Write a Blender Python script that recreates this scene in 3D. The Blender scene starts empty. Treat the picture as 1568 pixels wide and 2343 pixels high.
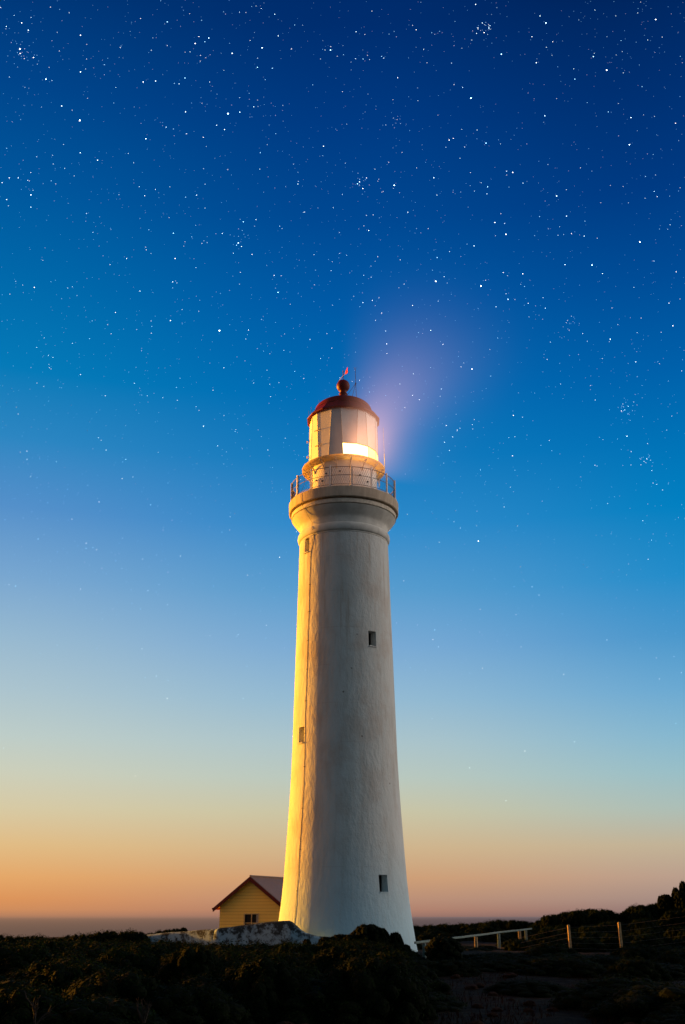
import bpy, bmesh, math, random
from math import sin, cos, tan, radians as rad, pi, exp, sqrt, atan2
from mathutils import Vector, Matrix, noise
random.seed(7)
SC = bpy.context.scene
COL = SC.collection

# ------------------------------------------------------------------ camera
F, PITCH, EYE, CX, CY = 2400.0, rad(21.1), 1.4, 784.0, 1171.5
TY, TX = 45.0, 0.12                       # tower axis
cam = bpy.data.cameras.new('camera'); cam_o = bpy.data.objects.new('camera', cam); COL.objects.link(cam_o)
cam.sensor_fit = 'VERTICAL'; cam.sensor_height = 36; cam.lens = 36 * F / 2343
cam.clip_start = 0.1; cam.clip_end = 400000
cam_o.location = (0, 0, EYE); cam_o.rotation_euler = (pi / 2 + PITCH, 0, 0)
SC.camera = cam_o

def ray(px, py):
    dx, dy = (px - CX) / F, -(py - CY) / F
    return Vector((dx, cos(PITCH) - dy * sin(PITCH), sin(PITCH) + dy * cos(PITCH)))
def P(px, py, Y):
    r = ray(px, py); k = Y / r.y
    return Vector((r.x * k, Y, EYE + r.z * k))
def pxw(n, p):                            # n photo pixels at world point p, in metres
    return n / F * (p.y * cos(PITCH) + (p.z - EYE) * sin(PITCH))
def RZ(hw, py, Y=TY):
    p = P(CX, py, Y); return (pxw(hw, p), p.z)

# ------------------------------------------------------------------ helpers
def lin(c):
    return tuple(((v / 255) / 12.92 if v / 255 <= .04045 else ((v / 255 + .055) / 1.055) ** 2.4) for v in c)
def tag(o, label=None, cat=None, group=None, kind=None):
    if label: o['label'] = label
    if cat: o['category'] = cat
    if group: o['group'] = group
    if kind: o['kind'] = kind
    return o
def empty(name, loc, label=None, cat=None, group=None, rot=(0, 0, 0)):
    o = bpy.data.objects.new(name, None); COL.objects.link(o)
    o.location = loc; o.rotation_euler = rot; o.empty_display_size = .3
    return tag(o, label, cat, group)
def link(name, bm, mat, parent=None, smooth=None):
    me = bpy.data.meshes.new(name); bm.normal_update(); bm.to_mesh(me); bm.free()
    if mat: me.materials.append(mat)
    if smooth is not None:
        for p in me.polygons: p.use_smooth = True
        if smooth < 180: me.set_sharp_from_angle(angle=rad(smooth))
    o = bpy.data.objects.new(name, me); COL.objects.link(o)
    if parent: o.parent = parent
    return o
def box(bm, c, s, M=None):
    ret = bmesh.ops.create_cube(bm, size=1)
    m = Matrix.Translation(c) @ (M or Matrix()) @ Matrix.Diagonal((s[0], s[1], s[2], 1))
    bmesh.ops.transform(bm, matrix=m, verts=ret['verts']); return ret['verts']
def tube(bm, pts, r, n=6, r2=None):
    pts = [Vector(p) for p in pts]; rings = []
    for i, p in enumerate(pts):
        d = (pts[min(i + 1, len(pts) - 1)] - pts[max(i - 1, 0)])
        d = d.normalized() if d.length > 1e-9 else Vector((0, 0, 1))
        up = Vector((0, 0, 1)) if abs(d.z) < .9 else Vector((1, 0, 0))
        a = d.cross(up).normalized(); b = d.cross(a)
        rr = r if r2 is None else r + (r2 - r) * i / max(1, len(pts) - 1)
        rings.append([bm.verts.new(p + a * rr * cos(2 * pi * k / n) + b * rr * sin(2 * pi * k / n)) for k in range(n)])
    for i in range(len(rings) - 1):
        for k in range(n):
            bm.faces.new((rings[i][k], rings[i][(k + 1) % n], rings[i + 1][(k + 1) % n], rings[i + 1][k]))
    bm.faces.new(rings[0]); bm.faces.new(rings[-1][::-1])
def lathe(bm, prof, n=128, close=False, a0=0.0):
    """prof: list of (r, z); angle 0 = towards the camera (-Y), + to the right"""
    rings = []
    for r, z in prof:
        if r < 1e-5: rings.append([bm.verts.new((0, 0, z))])
        else: rings.append([bm.verts.new((r * sin(a0 + 2 * pi * k / n), -r * cos(a0 + 2 * pi * k / n), z)) for k in range(n)])
    seq = list(zip(rings, rings[1:])) + ([(rings[-1], rings[0])] if close else [])
    for A, B in seq:
        for k in range(n):
            k2 = (k + 1) % n
            if len(A) == 1 and len(B) == 1: continue
            if len(A) == 1: bm.faces.new((A[0], B[k2], B[k]))
            elif len(B) == 1: bm.faces.new((A[k], A[k2], B[0]))
            else: bm.faces.new((A[k], A[k2], B[k2], B[k]))
def on(r, deg, z):
    return Vector((r * sin(rad(deg)), -r * cos(rad(deg)), z))

# ------------------------------------------------------------------ materials
class NT:
    def __init__(s, name, world=False):
        if world: s.m = bpy.data.worlds.new(name)
        else: s.m = bpy.data.materials.new(name)
        s.m.use_nodes = True; s.t = s.m.node_tree; s.t.nodes.clear(); s.L = s.t.links
    def n(s, t, **kw):
        nd = s.t.nodes.new(t)
        for k, v in kw.items():
            if k.startswith('i_'):
                key = k[2:]; key = int(key) if key.isdigit() else key
                s.put(nd.inputs[key], v)
            else: setattr(nd, k, v)
        return nd
    def put(s, sock, v):
        if isinstance(v, bpy.types.NodeSocket): s.L.new(v, sock)
        elif isinstance(v, (tuple, list)) and len(v) == 3 and sock.type == 'RGBA': sock.default_value = (*v, 1)
        else: sock.default_value = v
    def math(s, op, a, b=0.0, c=0.0, clamp=False):
        nd = s.t.nodes.new('ShaderNodeMath'); nd.operation = op; nd.use_clamp = clamp
        s.put(nd.inputs[0], a); s.put(nd.inputs[1], b)
        s.put(nd.inputs[2], c); return nd.outputs[0]
    def mix(s, f, a, b, blend='MIX'):
        nd = s.t.nodes.new('ShaderNodeMix'); nd.data_type = 'RGBA'; nd.blend_type = blend
        s.put(nd.inputs[0], f); s.put(nd.inputs[6], a); s.put(nd.inputs[7], b); return nd.outputs[2]
    def ss(s, x, lo, hi, a=0.0, b=1.0):
        nd = s.t.nodes.new('ShaderNodeMapRange'); nd.interpolation_type = 'SMOOTHSTEP'
        for i, v in enumerate((x, lo, hi, a, b)): s.put(nd.inputs[i], v)
        return nd.outputs[0]
    def noise(s, vec, scale, detail=4, rough=.55):
        nd = s.n('ShaderNodeTexNoise', i_Scale=scale, i_Detail=detail, i_Roughness=rough)
        s.put(nd.inputs['Vector'], vec); return nd.outputs['Fac']
    def ramp(s, f, stops, interp='LINEAR'):
        nd = s.t.nodes.new('ShaderNodeValToRGB'); cr = nd.color_ramp; cr.interpolation = interp
        while len(cr.elements) < len(stops): cr.elements.new(.5)
        for e, (p, c) in zip(cr.elements, stops):
            e.position = p; e.color = (*c, 1) if len(c) == 3 else c
        s.put(nd.inputs[0], f); return nd.outputs[0]
    def obj(s):
        return s.n('ShaderNodeTexCoord').outputs['Object']
    def bsdf(s, color, rough=.8, spec=.3, bump=None, bs=.5, bd=.01, metallic=0.0, normal=None):
        b = s.n('ShaderNodeBsdfPrincipled')
        s.put(b.inputs['Base Color'], color); s.put(b.inputs['Roughness'], rough)
        s.put(b.inputs['Specular IOR Level'], spec); s.put(b.inputs['Metallic'], metallic)
        if bump is not None:
            bp = s.n('ShaderNodeBump', i_Strength=bs, i_Distance=bd); s.put(bp.inputs['Height'], bump)
            s.L.new(bp.outputs[0], b.inputs['Normal'])
        return b
    def out(s, sh, sock='Surface'):
        o = s.t.nodes.new('ShaderNodeOutputMaterial'); s.L.new(sh if isinstance(sh, bpy.types.NodeSocket) else sh.outputs[0], o.inputs[sock]); return s.m

def simple(name, c, rough=.6, spec=.3, metallic=0.0, var=.15, vs=6, bs=0.2, bd=.01):
    t = NT(name); v = t.obj(); n = t.noise(v, vs)
    col = t.mix(t.ss(n, .3, .7), tuple(x * (1 - var) for x in c), tuple(min(1, x * (1 + var)) for x in c))
    return t.out(t.bsdf(col, rough, spec, bump=n, bs=bs, bd=bd, metallic=metallic))

def mat_tower():
    t = NT('whitewashed_render'); v = t.obj()
    sep = t.n('ShaderNodeSeparateXYZ', i_0=v); z = sep.outputs[2]
    st = t.n('ShaderNodeMapping', i_Vector=v); st.inputs['Scale'].default_value = (1, 1, .18)
    streak = t.noise(st.outputs[0], 2.6, 6, .6)
    blot = t.noise(v, .8, 5, .6); fine = t.noise(v, 9, 8, .7)
    base = t.mix(t.ss(streak, .42, .75), (.66, .69, .68), (.55, .555, .53))
    base = t.mix(t.math('MULTIPLY', t.ss(blot, .45, .7), .5), base, (.52, .44, .38))
    base = t.mix(t.math('MULTIPLY', t.ss(fine, .55, .75), .25), base, (.5, .47, .43))
    # faint courses between masonry lifts
    ring = t.math('PINGPONG', z, .8)
    ringm = t.math('MULTIPLY', t.ss(ring, .0, .03, 1, 0), t.ss(t.noise(v, 1.2, 2), .45, .6))
    base = t.mix(t.math('MULTIPLY', ringm, .3), base, (.42, .38, .34))
    # base colour blends to a cool blue towards the foot
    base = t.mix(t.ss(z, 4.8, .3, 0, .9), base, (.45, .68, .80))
    sr = t.n('ShaderNodeMapping', i_Vector=v); sr.inputs['Scale'].default_value = (1, 1, .05)
    run = t.math('MULTIPLY', t.ss(t.noise(sr.outputs[0], 5.5, 5, .65), .54, .68), t.ss(z, 6, 16.5, .12, .5))
    base = t.mix(run, base, (.42, .33, .26))                          # damp and rust runs under the gallery
    vo = t.n('ShaderNodeTexVoronoi', i_Scale=.9); t.put(vo.inputs['Vector'], v)
    pit = t.ss(vo.outputs['Distance'], .02, .05)
    base = t.mix(t.math('SUBTRACT', 1.0, pit), base, (.25, .22, .2))
    st2 = t.n('ShaderNodeMapping', i_Vector=v); st2.inputs['Scale'].default_value = (1, 1, .55)
    h = t.math('ADD', t.math('MULTIPLY', t.noise(st2.outputs[0], 6, 6, .62), 1.0), t.math('MULTIPLY', pit, .35))
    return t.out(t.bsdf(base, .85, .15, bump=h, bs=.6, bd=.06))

def mat_concrete():
    t = NT('weathered_concrete'); v = t.obj()
    st = t.n('ShaderNodeMapping', i_Vector=v); st.inputs['Scale'].default_value = (1, 1, .25)
    n = t.noise(st.outputs[0], 5, 7, .65); f = t.noise(v, 30, 4, .6)
    c = t.mix(t.ss(n, .35, .7), (.64, .54, .42), (.46, .37, .28))
    c = t.mix(t.math('MULTIPLY', f, .3), c, (.5, .45, .36))
    return t.out(t.bsdf(c, .9, .1, bump=t.math('ADD', n, t.math('MULTIPLY', f, .3)), bs=.5, bd=.03))

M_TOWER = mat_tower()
M_COVE = simple('smooth_white_render', (.66, .66, .62), .85, .1, var=.12, vs=2.5, bs=.3, bd=.03)
M_CONC = mat_concrete()
M_BAND = simple('cream_masonry_paint', (.66, .60, .50), .8, .15, bs=.4, bd=.03)
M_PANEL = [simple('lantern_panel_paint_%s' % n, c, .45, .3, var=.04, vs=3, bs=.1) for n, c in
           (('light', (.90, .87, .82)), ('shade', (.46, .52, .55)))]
M_RED = simple('red_gloss_paint', (.135, .0006, .004), .5, .2, var=.2, vs=4, bs=.15)
M_STEEL = simple('galvanised_steel', (.36, .33, .31), .5, .4, .3)
M_WHITEPOST = simple('white_painted_steel', (.80, .74, .70), .5, .4)
M_DARK = simple('dark_iron', (.035, .03, .03), .6, .4)
M_WIRE = simple('grey_wire', (.20, .17, .16), .6, .4)
M_BLACK = simple('dark_opening', (.012, .012, .014), .7, .2)
M_REDTRIM = simple('dark_red_trim_paint', (.11, .004, .006), .6, .3)
M_POST = simple('weathered_timber', (.34, .24, .13), .85, .1, var=.35, vs=14, bs=.6, bd=.01)
M_POSTGREY = simple('silvered_timber', (.15, .20, .19), .85, .1, var=.3, vs=14, bs=.6, bd=.01)
M_TWIG = simple('bleached_twig', (.035, .028, .024), .9, .1)

def mat_catwalk():
    t = NT('perforated_floor_plate'); v = t.obj()
    ck = t.n('ShaderNodeTexVoronoi', i_Scale=9.0); t.put(ck.inputs['Vector'], v)
    col = t.mix(t.ss(ck.outputs['Distance'], .25, .4), (.75, .62, .4), (.6, .48, .3))
    b = t.bsdf(col, .6, .3)
    tr = t.n('ShaderNodeBsdfTranslucent', i_Color=(.9, .75, .45, 1))
    mx = t.n('ShaderNodeMixShader', i_0=.6); t.L.new(b.outputs[0], mx.inputs[1]); t.L.new(tr.outputs[0], mx.inputs[2])
    return t.out(mx)
M_CAT = mat_catwalk()

def mat_emit(name, c, s):
    t = NT(name); v = t.obj()
    n = t.noise(v, 3.0, 2)
    col = t.mix(t.ss(n, .35, .65), c, tuple(min(1, x * 1.08) for x in c))
    return t.out(t.n('ShaderNodeEmission', i_Color=col, i_Strength=s))
M_GLOW = mat_emit('lit_lantern_glass', (1, .62, .2), 5.5)
M_GLOW2 = mat_emit('amber_lit_lantern_glass', (1, .52, .10), 4.2)
M_FRAMEGLOW = simple('brass_glazing_bar', (.8, .6, .15), .35, .5, .4)

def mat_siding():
    t = NT('yellow_lit_weatherboard'); v = t.obj()
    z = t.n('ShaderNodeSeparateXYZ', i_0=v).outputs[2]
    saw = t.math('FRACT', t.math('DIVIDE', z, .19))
    c = t.mix(t.noise(v, 5, 4), (1.0, .72, .18), (1.0, .66, .14))  # yellow light on the gable is put into the board colour
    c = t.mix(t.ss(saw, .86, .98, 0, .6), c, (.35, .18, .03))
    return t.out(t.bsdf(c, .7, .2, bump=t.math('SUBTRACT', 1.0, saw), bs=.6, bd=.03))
def mat_roof():
    t = NT('corrugated_roof_sheet'); v = t.obj()
    y = t.n('ShaderNodeSeparateXYZ', i_0=v).outputs[1]
    w = t.math('SINE', t.math('MULTIPLY', y, 60.0))
    c = t.mix(t.noise(v, 3, 4), (.30, .17, .10), (.22, .12, .07))
    return t.out(t.bsdf(c, .5, .4, bump=w, bs=.5, bd=.02))
def mat_wallstain():
    t = NT('lichen_stained_whitewash'); v = t.obj()
    z = t.n('ShaderNodeSeparateXYZ', i_0=v).outputs[2]
    n = t.noise(v, 3.2, 8, .7); n2 = t.noise(v, 12, 5, .7)
    s = t.math('ADD', t.math('MULTIPLY', n, .75), t.math('MULTIPLY', n2, .25))
    s = t.math('ADD', s, t.ss(z, .65, 1.2, 0, .10))
    c = t.mix(t.ss(s, .46, .58), (.30, .43, .52), (.04, .05, .055))
    return t.out(t.bsdf(c, .9, .1, bump=s, bs=.5, bd=.04))
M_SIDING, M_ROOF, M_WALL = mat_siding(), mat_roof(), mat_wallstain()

def mat_leaf(name, a, b):
    t = NT(name)
    g = t.n('ShaderNodeNewGeometry'); oi = t.n('ShaderNodeObjectInfo')
    r = g.outputs['Random Per Island']
    c = t.mix(r, a, b)
    c = t.mix(t.math('MULTIPLY', oi.outputs['Random'], .5), c, tuple(x * .45 for x in a))
    bs = t.bsdf(c, .8, .04)
    tr = t.n('ShaderNodeBsdfTranslucent'); t.L.new(c, tr.inputs[0])
    mx = t.n('ShaderNodeMixShader', i_0=.25); t.L.new(bs.outputs[0], mx.inputs[1]); t.L.new(tr.outputs[0], mx.inputs[2])
    return t.out(mx)
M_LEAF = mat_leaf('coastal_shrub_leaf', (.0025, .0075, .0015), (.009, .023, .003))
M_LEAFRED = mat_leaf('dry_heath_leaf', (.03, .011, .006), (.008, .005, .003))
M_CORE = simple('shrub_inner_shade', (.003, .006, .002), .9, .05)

def mat_ground():
    t = NT('heath_ground'); v = t.n('ShaderNodeNewGeometry').outputs['Position']
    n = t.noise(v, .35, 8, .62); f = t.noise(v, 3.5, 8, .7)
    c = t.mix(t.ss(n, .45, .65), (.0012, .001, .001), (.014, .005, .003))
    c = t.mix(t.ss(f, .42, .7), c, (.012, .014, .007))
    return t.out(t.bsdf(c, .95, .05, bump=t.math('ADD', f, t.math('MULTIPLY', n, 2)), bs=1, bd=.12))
def mat_sea():
    t = NT('dusk_sea'); v = t.n('ShaderNodeNewGeometry').outputs['Position']
    sep = t.n('ShaderNodeSeparateXYZ', i_0=v)
    d = t.math('SQRT', t.math('ADD', t.math('MULTIPLY', sep.outputs[0], sep.outputs[0]), t.math('MULTIPLY', sep.outputs[1], sep.outputs[1])))
    mp = t.n('ShaderNodeMapping', i_Vector=v); mp.inputs['Scale'].default_value = (.002, .006, 1)
    n = t.noise(mp.outputs[0], 2, 6, .6)
    b = t.bsdf(t.mix(n, (.02, .018, .02), (.035, .03, .03)), .6, .1)
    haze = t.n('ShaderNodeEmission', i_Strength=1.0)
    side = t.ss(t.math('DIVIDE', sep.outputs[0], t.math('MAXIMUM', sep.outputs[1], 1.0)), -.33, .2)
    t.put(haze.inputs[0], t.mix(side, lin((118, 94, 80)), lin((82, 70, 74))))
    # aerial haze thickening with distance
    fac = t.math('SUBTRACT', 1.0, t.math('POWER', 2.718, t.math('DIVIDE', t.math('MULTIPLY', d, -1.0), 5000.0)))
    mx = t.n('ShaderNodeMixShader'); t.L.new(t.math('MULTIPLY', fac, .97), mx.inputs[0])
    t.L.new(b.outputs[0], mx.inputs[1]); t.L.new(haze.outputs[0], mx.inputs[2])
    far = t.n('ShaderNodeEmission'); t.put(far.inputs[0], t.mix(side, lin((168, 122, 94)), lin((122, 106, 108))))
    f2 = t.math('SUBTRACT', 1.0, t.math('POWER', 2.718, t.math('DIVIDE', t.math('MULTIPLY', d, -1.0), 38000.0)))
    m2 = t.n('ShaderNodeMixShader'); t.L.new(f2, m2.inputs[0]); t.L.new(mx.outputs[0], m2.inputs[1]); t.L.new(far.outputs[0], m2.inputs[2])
    return t.out(m2)
M_GROUND, M_SEA = mat_ground(), mat_sea()
M_ROCK = simple('brown_rock', (.020, .010, .006), .95, .05, var=.4, vs=3, bs=.8, bd=.05)

# ------------------------------------------------------------------ world: dusk sky with first stars
def elev_of(py): return math.degrees(atan2(ray(CX, py).z, ray(CX, py).y))
def build_world():
    t = NT('World', world=True); SC.world = t.m
    g = t.n('ShaderNodeTexCoord').outputs['Generated']
    nrm = t.n('ShaderNodeVectorMath', operation='NORMALIZE'); t.put(nrm.inputs[0], g)
    sp = t.n('ShaderNodeSeparateXYZ', i_0=nrm.outputs[0]); x, y, z = sp.outputs
    el = t.math('MULTIPLY', t.math('ARCSINE', z), 180 / pi)
    az = t.math('MULTIPLY', t.math('ARCTAN2', x, y), 180 / pi)      # 0 = camera forward, + right
    e = t.math('DIVIDE', t.math('ADD', el, 5.0), 65.0, clamp=True)
    rows = [(50, (0, 52, 116), (0, 45, 110), (0, 36, 92)), (280, (0, 68, 138), (0, 58, 130), (0, 47, 112)),
            (500, (0, 86, 156), (0, 72, 146), (0, 58, 130)), (700, (0, 104, 170), (0, 90, 166), (0, 76, 150)),
            (900, (4, 122, 184), (0, 108, 180), (0, 96, 170)), (1050, (44, 134, 194), (16, 122, 190), (0, 113, 182)),
            (1200, (84, 144, 202), (46, 138, 202), (0, 128, 193)), (1350, (120, 166, 208), (88, 156, 206), (30, 140, 202)),
            (1480, (150, 184, 208), (122, 170, 212), (70, 150, 204)), (1600, (172, 196, 206), (148, 186, 210), (104, 168, 210)),
            (1700, (190, 205, 200), (172, 196, 202), (130, 182, 208)), (1780, (205, 207, 186), (186, 200, 190), (150, 190, 200)),
            (1860, (216, 202, 164), (202, 196, 164), (170, 190, 184)), (1940, (226, 188, 132), (208, 180, 140), (192, 178, 152)),
            (2010, (230, 168, 104), (206, 158, 118), (184, 158, 142)), (2060, (222, 148, 88), (186, 142, 118), (162, 140, 132)),
            (2085, (206, 140, 92), (176, 128, 108), (142, 120, 118)), (2097, (178, 126, 94), (154, 116, 104), (122, 106, 110)),
            (2104, (140, 104, 86), (120, 96, 92), (98, 86, 96))]
    def rmp(i):
        st = sorted((max(0, (elev_of(r[0]) + 5) / 65), lin(r[i])) for r in rows)
        st.append((1.0, lin((0, 28, 78))))
        return t.ramp(e, st, 'EASE' if False else 'LINEAR')
    L, C, R = rmp(1), rmp(2), rmp(3)
    c = t.mix(t.ss(az, -20, 1), L, C)
    c = t.mix(t.ss(az, 1, 21), c, R)
    # off to the sides and behind the photographer
    front = t.math('COSINE', t.math('MULTIPLY', az, pi / 180))
    rear = t.mix(t.math('DIVIDE', t.math('MAXIMUM', el, 0.0), 60.0, clamp=True), (.10, .175, .215), (.015, .055, .10))
    c = t.mix(t.ss(front, .89, .5), c, rear)
    def lobe(a, ev, sig, col, strength):
        d = Vector((sin(rad(a)) * cos(rad(ev)), cos(rad(a)) * cos(rad(ev)), sin(rad(ev))))
        dt = t.n('ShaderNodeVectorMath', operation='DOT_PRODUCT'); t.put(dt.inputs[0], nrm.outputs[0]); t.put(dt.inputs[1], tuple(d))
        ang = t.math('MULTIPLY', t.math('ARCCOSINE', dt.outputs['Value']), 180 / pi)
        q = t.math('DIVIDE', ang, sig)
        w = t.math('MULTIPLY', t.math('POWER', 2.718, t.math('MULTIPLY', t.math('MULTIPLY', q, q), -1.0)), strength)
        return t.mix(1.0, (0, 0, 0), t.mix(1.0, col, t.n('ShaderNodeCombineColor', i_0=w, i_1=w, i_2=w).outputs[0], 'MULTIPLY'), 'ADD')
    c = t.mix(1.0, c, lobe(-76, 5, 18, (1.0, .34, .03), 6.0), 'ADD')     # warm afterglow lobe, added left of the frame to light tower and cottage
    cg = lobe(80, 12, 25, (1.0, .80, .66), 3.5)                        # pale lobe added at the right to brighten the tower's right side
    c = t.mix(t.ss(az, 27, 45), c, t.mix(1.0, c, cg, 'ADD'))
    bg = t.n('ShaderNodeBackground', i_Strength=1.0); t.put(bg.inputs[0], c)
    o = t.t.nodes.new('ShaderNodeOutputWorld'); t.L.new(bg.outputs[0], o.inputs[0])
    t.m.cycles.sampling_method = 'MANUAL'; t.m.cycles.sample_map_resolution = 1024
build_world()

def sun_from(az_left_of_front, elev):
    a, e = rad(az_left_of_front), rad(elev)
    return Vector((-sin(a) * cos(e), -cos(a) * cos(e), sin(e)))
ld = bpy.data.lights.new('sun', 'SUN'); ld.energy = 14.5; ld.angle = rad(1.5); ld.color = (1, .37, .02)
lo = bpy.data.objects.new('sun', ld); COL.objects.link(lo)
lo.rotation_euler = sun_from(121, 3.2).to_track_quat('Z', 'Y').to_euler()

# ------------------------------------------------------------------ stars (one far sheet of points)
def build_stars():
    R = 150000.0
    bright = []
    zl = [(92,225,3),(100,105,2),(130,138,2),(93,245,2),(65,70,1),(143,80,1),(154,263,2),(211,362,2.5),(369,161,2),(369,329,2.5),(366,551,4),(283,485,2),(368,699,2),(447,733,2),(766,100,2),(894,199,2.5),(911,167,1.5),(956,174,2),(938,191,1.5),(1063,244,2.5),(1200,219,2.5),(1274,164,1.5),(1258,65,1.5),(1513,229,3),(847,357,2),(656,375,2),(713,371,2),(820,384,1.5),(1179,308,2),(1247,312,1.5),(1044,520,4.5),(1098,513,2),(850,512,2),(668,635,2.5),(761,582,1.5),(992,573,1.5),(1028,593,2),(931,628,1.5),(1162,489,1.5),(1481,669,2),(1192,699,1.5),(142,892,2),(142,948,1.5),(84,814,1.5),(43,814,1.5),(10,836,1.5),(31,913,1.5),(712,867,1),(662,896,1.5),(900,893,1.5),(850,902,1.2),(1364,842,1.5),(1392,971,1.5),(1172,1005,1.5),(1114,1015,2),(794,1067,2),(1018,1068,1.5),(1091,1112,2.5),(1106,1128,1.5),(1083,1122,1.5),(802,1183,2),(580,1183,1.5),(158,1315,2),(1273,1338,2.5),(1255,1260,1.5),(1154,1164,1.5),(1005,1513,4),(781,1467,2),(641,1332,1.5),(529,1430,1.5),(1138,1510,1.5),(791,1290,1.5),(30,121,1.5),(426,1063,1),(397,977,1.2)]
    zr = [(588,449,4),(727,248,3),(931,105,2.5),(1433,89,2.5),(1148,259,2.5),(1209,321,3),(887,287,2),(609,20,2),(62,145,1.5),(337,136,1.5),(640,105,1.5),(648,149,2),(620,128,1.5),(670,128,2),(675,118,1.5),(613,153,1.2),(237,848,3.5),(68,841,2.2),(93,863,2.2),(78,832,2),(110,814,1.5),(657,655,2.5),(488,641,2),(507,633,1.5),(926,530,2),(1313,662,3),(1320,538,1.8),(779,789,2.5),(751,783,1.5),(826,838,1.5),(980,897,2.3),(664,855,2),(661,887,1.5),(418,814,2),(432,893,1.2),(299,971,1.5),(120,1055,1.8),(697,1018,2.3),(742,1022,1.3),(748,1072,2.8),(602,1125,1.8),(1025,989,1.8),(1361,1108,3),(1106,1080,1.5),(1048,1069,1.3),(1142,1213,2.5),(1018,1211,1.8),(1190,1252,1.6),(825,1253,2),(427,1288,2.5),(634,1310,2.5),(735,1247,1.5),(433,1178,1.8),(465,1266,1.3),(758,1370,1.3),(928,1410,1.5),(1512,1491,2),(1494,1387,1.5),(1225,1552,2),(850,1388,1.3),(1527,1244,1.5),(1426,876,1.3),(1440,900,1.2),(252,356,1.5),(60,268,1.3),(94,270,1.3),(179,258,1.3),(189,266,1.3),(549,400,1.2),(1063,362,1.8),(867,168,1.5),(962,191,1.2),(904,73,1.5),(1524,564,1.5),(1216,512,1.3)]
    zm = [(947,43,2.5),(1262,77,2.5),(440,193,1.5),(505,178,1.5),(1450,168,1.5),(1368,222,1.5),(785,213,1.5),(912,387,1.5),(605,481,1.5),(1200,656,2.5),(570,266,1.3),(598,391,1.2),(997,484,1.3),(1488,979,1.6),(1482,1261,1.6),(1020,1050,1.3),(1008,1166,1.3),(1065,1129,1.2),(1097,1082,1.2),(987,795,1.2),(1043,1223,1.3),(785,840,1.1),(833,870,1.1)]
    bright += [(a / 2, b / 2, m) for a, b, m in zl] + [(784 + a / 2, b / 2, m) for a, b, m in zr]
    bright += [(686.4 + a * .3283, 629 + b * .3283, m) for a, b, m in zm]
    bright += [(1095,1238,2.5),(1435,998,1.8),(466,975,1.8),(383,1598,1.5),(36,1341,1.2),(1315,1697,1.2),(1455,828,1.5),(1290,1543,1),(640,1275,1.3),(1430,938,1.3),(1422,940,1.2),(1438,930,1.1),(1480,1050,1.2),(1474,1056,1),(1503,1108,1),(498,1020,1.1),(288,1051,1.2),(345,1155,1),(413,1272,1),(1158,1832,1),(1075,1757,1),(310,1775,1)]
    rnd = random.Random(11)
    faint = []
    for i in range(11000):
        px, py = rnd.uniform(-500, 2100), rnd.uniform(-500, 1750)
        keep = 1.0 if py < 900 else max(.10, 1 - (py - 900) / 800)
        cl = noise.noise(Vector((px / 170, py / 170, 3))) + .5
        if rnd.random() > keep * min(1, .45 + cl * .8): continue
        faint.append((px, py, rnd.random() ** 6 * .95 + .12))
    for cxp, cyp, s_, n_ in ((825, 420, 9, 12), (1112, 65, 12, 18), (1305, 740, 10, 12), (1432, 936, 14, 18), (1481, 1052, 10, 14), (45, 115, 22, 22), (545, 545, 14, 12), (900, 280, 14, 10), (600, 250, 25, 16)):
        for i in range(n_): faint.append((rnd.gauss(cxp, s_), rnd.gauss(cyp, s_), rnd.uniform(.2, .6)))
    bm = bmesh.new(); lay = bm.loops.layers.float_color.new('Star')
    def put(px, py, m):
        p = ray(px, py).normalized() * R + Vector((0, 0, EYE))
        if p.z < 4000: return
        rad_ = (.33 + .31 * m) / F * R if m >= 1 else (.8) / F * R
        st = (.9 + m * 1.0) if m >= 1 else (m ** 1.2) * 1.25 + .06
        fade = 1.0 if py < 1150 else max(.6, 1 - (py - 1150) / 900)
        tint = rnd.choice(((.72, .95, 1), (.8, 1, 1), (1, 1, 1), (1, .9, .82), (.6, .85, 1), (.35, .75, 1)))
        if m < .5: tint = rnd.choice(((.25, .6, 1), (.3, .7, 1), (.5, .8, 1), (.8, .7, .9)))
        n0 = len(bm.verts)
        vs = [bm.verts.new(p + Vector(d) * rad_) for d in ((1, 0, 0), (0, 1, 0), (-1, 0, 0), (0, -1, 0), (0, 0, 1.0), (0, 0, -1.0))]
        for a, b, c in ((0, 1, 4), (1, 2, 4), (2, 3, 4), (3, 0, 4), (1, 0, 5), (2, 1, 5), (3, 2, 5), (0, 3, 5)):
            f = bm.faces.new((vs[a], vs[b], vs[c]))
            for lp in f.loops: lp[lay] = (tint[0] * st * fade, tint[1] * st * fade, tint[2] * st * fade, 1)
    for s_ in bright: put(*s_)
    for s_ in faint: put(*s_)
    t = NT('starlight')
    a = t.n('ShaderNodeAttribute', attribute_name='Star')
    em = t.n('ShaderNodeEmission', i_Strength=1.0); t.L.new(a.outputs['Color'], em.inputs[0])
    tr = t.n('ShaderNodeBsdfTransparent')
    ad = t.n('ShaderNodeAddShader'); t.L.new(em.outputs[0], ad.inputs[0]); t.L.new(tr.outputs[0], ad.inputs[1])
    m = t.out(ad); m.cycles.emission_sampling = 'NONE'
    tag(link('sky_stars', bm, m), kind='structure')
build_stars()

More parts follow.
